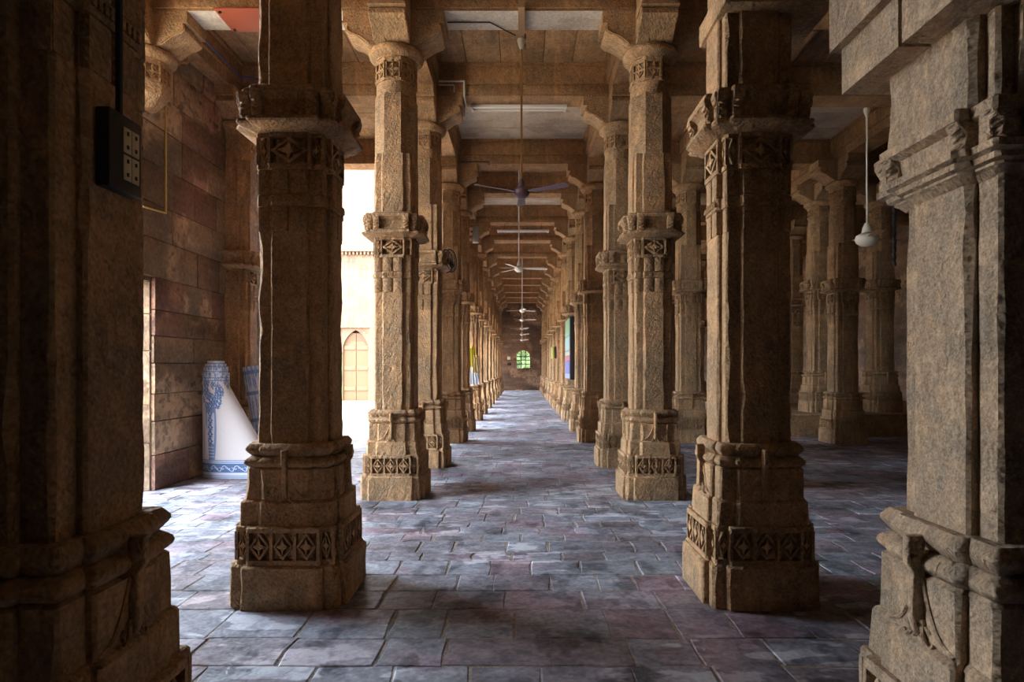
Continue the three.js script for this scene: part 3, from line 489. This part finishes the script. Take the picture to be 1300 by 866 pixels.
cable('ceiling_conduit', 'dark cable along the beam behind the dark fan', [[-1.3, 6.02, -13.18], [-0.7, 6.02, -13.18], [-0.7, 5.99, -13.3]], 0.012, M.darkMetal);
cable('ceiling_conduit', 'blue cable along the beam beside the brown wall', [[WALL_X + 0.36, 6.2, -8.1], [WALL_X + 0.36, 6.2, -9.7], [-4.0, 6.2, -9.86]], 0.014, plain(0.06, 0.06, 0.22, 0.5));
cable('hanging_chain', 'dark knotted chain hanging by the low bracket of the pier', Array.from({ length: 44 }, (_, i) => [6.12 + 0.018 * (i % 2), 6.0 - i * 0.063, -10.1]), 0.028, M.black);
{
  const s = thing('switch_box', 'black switch box with four pale switch plates on the dark column', 'switch box', [XL + 0.261, 2.3, -2.015]);
  mesh('housing', done(softBox(0.046, 0.25, 0.165, 0.005)), M.black, s);
  for (let i = 0; i < 2; i++) for (let j = 0; j < 2; j++) { const pl = mesh('switch_plate', done(softBox(0.006, 0.082, 0.038, 0.002).translate(0.024, 0.045 - i * 0.09, -0.002 - j * 0.042)), M.ivory, s); for (const y of [-0.022, 0.022]) mesh('switch', done(box(0.027, 0.030, 0.045 - i * 0.09 + y - 0.006, 0.045 - i * 0.09 + y + 0.006, -0.006 - j * 0.042, 0.002 - j * 0.042)), M.black, pl); }
  const c = thing('switch_conduit', 'dark conduit pipe rising above the black switch box', 'pipe', [XL + 0.277, 2.425, -1.99]); mesh('pipe', done(new THREE.CylinderGeometry(0.011, 0.011, 0.5, 8).translate(0, 0.25, 0), 1), M.black, c);
  const red = thing('red_plate', 'rusty red metal plate bolted under the whitewashed beam', 'plate', [-3.45, BEAM - 0.012, -7.75]);
  mesh('plate', done(softBox(0.62, 0.018, 0.52, 0.004)), M.redPaint, red);
  for (const x of [-0.26, 0.26]) for (const z of [-0.2, 0.2]) mesh('bolt', done(new THREE.CylinderGeometry(0.018, 0.018, 0.03, 6).translate(x, -0.015, z)), M.darkMetal, red);
}
{ // oscillating fan on its arm
  const f = thing('wall_fan', 'black oscillating fan fixed to a column by its bracket', 'wall fan', [-1.33, 3.5, -10.95]);
  mesh('cage', join([new THREE.TorusGeometry(0.2, 0.012, 6, 24).rotateY(1.15), new THREE.TorusGeometry(0.2, 0.012, 6, 24).rotateY(1.15).translate(0.07, 0, 0.03), new THREE.TorusGeometry(0.12, 0.006, 5, 20).rotateY(1.15).translate(0.085, 0, 0.04), ...Array.from({ length: 8 }, (_, i) => new THREE.BoxGeometry(0.006, 0.4, 0.006).rotateZ(i * Math.PI / 8).rotateY(1.15).translate(0.075, 0, 0.033))]), M.black, f);
  mesh('motor', done(new THREE.CylinderGeometry(0.06, 0.05, 0.14, 12).rotateX(Math.PI / 2).rotateY(1.15).translate(-0.04, 0, -0.02), 0.8), M.black, f);
  for (let k = 0; k < 3; k++) mesh('blade', done(new THREE.BoxGeometry(0.1, 0.16, 0.006).rotateY(0.4).translate(0, 0.1, 0).rotateZ(k * 2.094).rotateY(1.15).translate(0.035, 0, 0.015)), M.darkMetal, f);
  mesh('arm', done(tube([[-0.04, -0.02, 0], [-0.15, -0.08, 0.15], [-0.2, -0.1, 0.46]], 0.02, 6, 8), 0.9), M.black, f);
}
// display board, small sign, notices, cloths
{
  const b = thing('display_board', 'tall dark display board with a bright coloured poster face', 'display board', [1.30, 1.28, -17.25]);
  mesh('cabinet', done(softBox(0.235, 1.69, 1.7, 0.01).translate(0.1175, 0.845, 0)), M.black, b);
  const cols = [[0.22, 0.45, 0.22, 1.2, 1.66], [0.30, 0.52, 0.48, 0.80, 1.18], [0.55, 0.06, 0.12, 0.52, 0.64], [0.07, 0.10, 0.45, 0.18, 0.50], [0.25, 0.40, 0.60, 0.03, 0.16], [0.45, 0.5, 0.35, 0.66, 0.78]];
  for (const [r, g, bl, y0, y1] of cols) mesh('poster_strip', done(box(-0.012, 0.002, y0, y1, -0.8, 0.8)), plain(r * 0.55, g * 0.55, bl * 0.6, 0.5), b);
  for (const y of [0.3, 1.35]) mesh('mounting_arm', done(box(0.14, 0.18, y, y + 0.05, -1.31, -0.84)), M.darkMetal, b);
  const s = thing('small_sign', 'small yellow green sign box on a far column', 'sign', [1.27, 2.0, -24.5]); mesh('sign_face', done(softBox(0.1, 0.46, 0.3, 0.01).translate(-0.02, 0.2, 0)), plain(0.45, 0.48, 0.10, 0.6), s); mesh('sign_back', done(softBox(0.06, 0.46, 0.32, 0.01).translate(0.06, 0.2, 0)), M.black, s);
  for (const [x, y, w, h, m, l] of [[-0.88, 2.28, 0.22, 0.22, M.offwhite, 'small pale paper notice on the dark end wall'], [-0.86, 1.85, 0.26, 0.2, M.black, 'small dark notice board on the end wall under the pale paper']]) { const n = thing('wall_notice', l, 'notice', [x, y, -END + 0.02]); mesh('sheet', done(softBox(w, h, 0.03, 0.004)), m, n); mesh('pin', done(new THREE.SphereGeometry(0.015, 6, 4).translate(0, h / 2 - 0.03, 0.02)), M.darkMetal, n); }
  const w = thing('floor_cloth', 'white cloth lying on the floor before the end wall', 'cloth', [0.9, 0.0, -42.5]); mesh('cloth', done(softBox(1.3, 0.03, 0.6, 0.01).translate(0, 0.012, 0)), M.white, w);
  function cloth(label, x, y0, y1, z, wd, col) {
    const n = 14, mR = 10, pts = [];
    const ringAt = (v) => { const out = []; const y = y0 + (y1 - y0) * v; for (let i = 0; i <= n; i++) { const u = i / n - 0.5; out.push(new THREE.Vector3(u * wd * (1 - 0.25 * v), y + 0.03 * Math.sin(u * 9 + v), 0.03 * Math.sin(u * 22 + v * 2) * (1.1 - v))); } for (let i = n; i >= 0; i--) { const q = out[i].clone(); q.z -= 0.008; out.push(q); } return out; };
    for (let k = 0; k <= mR; k++) pts.push(ringAt(k / mR));
    const t = thing('hung_cloth', label, 'cloth', [x, 0, -z]); const o = mesh('cloth', done(loft(pts), 0.9), plain(...col, 0.95), t); o.rotation.y = 0.5; mesh('knot', done(new THREE.SphereGeometry(0.035, 8, 6).translate(0, y1, 0), 1), plain(...col, 0.95), t);
  }
  cloth('yellow cloth hanging on a far column of the courtyard side row', -1.50, 1.35, 2.2, 18.42, 0.34, [0.52, 0.42, 0.03]);
  cloth('tan cloth hanging beside the yellow one', -1.34, 1.45, 1.95, 18.36, 0.26, [0.48, 0.33, 0.13]);
  cloth('white and blue grey cloth draped below the yellow cloth', -1.40, 1.10, 1.62, 18.40, 0.34, [0.62, 0.66, 0.70]);
}
// ------------------------------------------------------------------ rugs
{
  const W = 1024, H = 1024, cv = document.createElement('canvas'); cv.width = W; cv.height = H; const c = cv.getContext('2d');
  c.fillStyle = '#d9d4cf'; c.fillRect(0, 0, W, H);
  const blue = '#7b93b6', deep = '#56739d', pale = '#ccd3dd', R = rng(4);
  const Y = (h) => H - h / 1.72 * H, X = (u) => u * W;
  function petal(x, y, s, a, col) { c.save(); c.translate(x, y); c.rotate(a); c.fillStyle = col; c.beginPath(); c.moveTo(0, 0); c.quadraticCurveTo(s * 0.6, -s * 0.5, 0, -s * 1.3); c.quadraticCurveTo(-s * 0.6, -s * 0.5, 0, 0); c.fill(); c.restore(); }
  function flower(x, y, s) { for (let k = 0; k < 8; k++) petal(x, y, s, k * Math.PI / 4, k % 2 ? blue : deep); c.fillStyle = pale; c.beginPath(); c.arc(x, y, s * 0.35, 0, 7); c.fill(); }
  // foot border
  c.fillStyle = pale; c.fillRect(0, Y(0.27), W, Y(0) - Y(0.27)); c.fillStyle = blue; for (const h of [0.27, 0.245, 0.05, 0.025]) c.fillRect(0, Y(h), W, 8); c.fillStyle = deep; c.fillRect(0, Y(0.22), W, Y(0.09) - Y(0.22));
  for (let i = 0; i < 12; i++) { c.strokeStyle = pale; c.lineWidth = 6; c.beginPath(); c.moveTo(i * 90, Y(0.11)); c.quadraticCurveTo(i * 90 + 30, Y(0.24), i * 90 + 60, Y(0.15)); c.quadraticCurveTo(i * 90 + 75, Y(0.10), i * 90 + 90, Y(0.11)); c.stroke(); }
  for (let i = 0; i < 23; i++) { c.save(); c.globalAlpha = 0.75; petal(i * 45 + 20, Y(0.13), 16, 0.5, pale); petal(i * 45 + 20, Y(0.13), 16, -0.6, pale); petal(i * 45 + 42, Y(0.17), 14, 2.6, pale); c.restore(); }
  // stem band rising aslant, then the crown of flowers
  const band = (h) => 0.17 + 0.11 * (h - 0.27) / 0.9;
  c.fillStyle = blue; c.beginPath(); c.moveTo(X(band(0.27) - 0.06), Y(0.27)); c.lineTo(X(band(1.1) - 0.075), Y(1.1)); c.lineTo(X(band(1.1) + 0.085), Y(1.1)); c.lineTo(X(band(0.27) + 0.06), Y(0.27)); c.fill();
  c.fillStyle = pale; c.beginPath(); c.moveTo(X(band(0.5) - 0.045), Y(0.5)); c.lineTo(X(band(0.95) - 0.055), Y(0.95)); c.lineTo(X(band(0.95) + 0.06), Y(0.95)); c.lineTo(X(band(0.5) + 0.045), Y(0.5)); c.fill();
  for (let h = 0.54; h < 0.95; h += 0.1) flower(X(band(h)), Y(h), 30);
  for (let k = 0; k < 4; k++) { c.fillStyle = pale; c.fillRect(X(band(0.3) - 0.06), Y(0.32 + k * 0.045), X(0.12), 7); }
  for (let k = 0; k < 60; k++) { const h = 1.02 + R() * 0.36, sp = 0.10 + 0.32 * (h - 1.02) / 0.36; flower(X(band(h) + 0.02 + (R() - 0.5) * sp * 1.5), Y(h), 14 + R() * 20); }
  c.fillStyle = pale; c.fillRect(0, 0, W, Y(1.42)); c.fillStyle = blue; for (const h of [1.42, 1.46, 1.55, 1.62, 1.67]) c.fillRect(0, Y(h), W, 7);
  for (let k = 0; k < 130; k++) flower(R() * W, Y(1.30 + R() * 0.34), 9 + R() * 12);
  const map = new THREE.CanvasTexture(cv); map.colorSpace = THREE.SRGBColorSpace; map.wrapS = THREE.RepeatWrapping;
  const mat = new THREE.MeshStandardMaterial({ map, color: LIN(0.92, 0.90, 0.92), roughness: 0.95, bumpMap: stoneBump, bumpScale: 0.002 });
  function sheet(fn, nu, nv) { const pos = [], uv = [], idx = []; for (let j = 0; j <= nv; j++) for (let i = 0; i <= nu; i++) { const u = i / nu, v = j / nv, p = fn(u, v); pos.push(p[0], p[1], p[2]); uv.push(p[3] ?? u, p[4] ?? p[1] / 1.72); } for (let j = 0; j < nv; j++) for (let i = 0; i < nu; i++) { const a = j * (nu + 1) + i, b = a + 1, d = a + nu + 1; idx.push(a, b, d + 1, a, d + 1, d); } const g = new THREE.BufferGeometry(); g.setAttribute('position', new THREE.Float32BufferAttribute(pos, 3)); g.setAttribute('uv', new THREE.Float32BufferAttribute(uv, 2)); g.setIndex(idx); g.computeVertexNormals(); return g; }
  const t = thing('rolled_rug', 'white rug with blue floral border rolled upright against the wall, fanned out at its foot', 'rug', [-4.5, 0, -9.05]);
  // outer wrap: a cone like wrap whose foot spreads away from the wall
  const out = (u, v, grow) => { const y = 0.003 + v * 1.52, k = clamp(1 - y / 1.33), a = Math.PI * (1.05 + u * 1.6), rx = 0.185 + 0.385 * k + grow, cx = 0.385 * k, rz = 0.17 + 0.05 * k + grow; return [cx + Math.cos(a) * rx, y + (v > 0.98 ? 0.01 * Math.sin(u * 30) : 0), -Math.sin(a) * rz, u * 1.25]; };
  mesh('outer_wrap', sheet((u, v) => out(u, v, 0), 40, 30), mat, t);
  mesh('outer_wrap_lining', sheet((u, v) => out(u, v, -0.012), 40, 30), mat, t);
  for (const [r0, h] of [[0.165, 1.62], [0.145, 1.66], [0.115, 1.70]]) mesh('inner_roll', sheet((u, v) => { const a = u * Math.PI * 2, y = 0.01 + v * (h - 0.01); return [Math.cos(a) * r0, y, -Math.sin(a) * r0 * 0.95, u * 2]; }, 28, 3), mat, t);
  mesh('roll_end', sheet((u, v) => { const a = u * Math.PI * 8, r0 = 0.115 * (1 - v * 0.98); return [Math.cos(a) * r0, 1.69 - v * 0.01, -Math.sin(a) * r0, u, 0.9]; }, 60, 3), mat, t);
  const t2 = thing('rolled_rug', 'second patterned rug rolled up behind the chipped column, leaning on the half column', 'rug', [-4.02, 0.02, -9.75]);
  const lean = (p) => p;
  mesh('outer_wrap', sheet((u, v) => { const a = u * Math.PI * 2, y = v * 1.62; return lean([Math.cos(a) * 0.14, y, -Math.sin(a) * 0.14, u * 2, 0.75 + v * 0.2]); }, 24, 6), mat, t2);
  mesh('roll_end', sheet((u, v) => { const a = u * Math.PI * 2, r0 = 0.14 * (1 - v * 0.97); return lean([Math.cos(a) * r0, 1.62 - v * 0.015, -Math.sin(a) * r0, u, 0.9]); }, 24, 3), M.ivory, t2);
  t2.rotation.z = 0.16;
}

renderer.render(scene, camera);
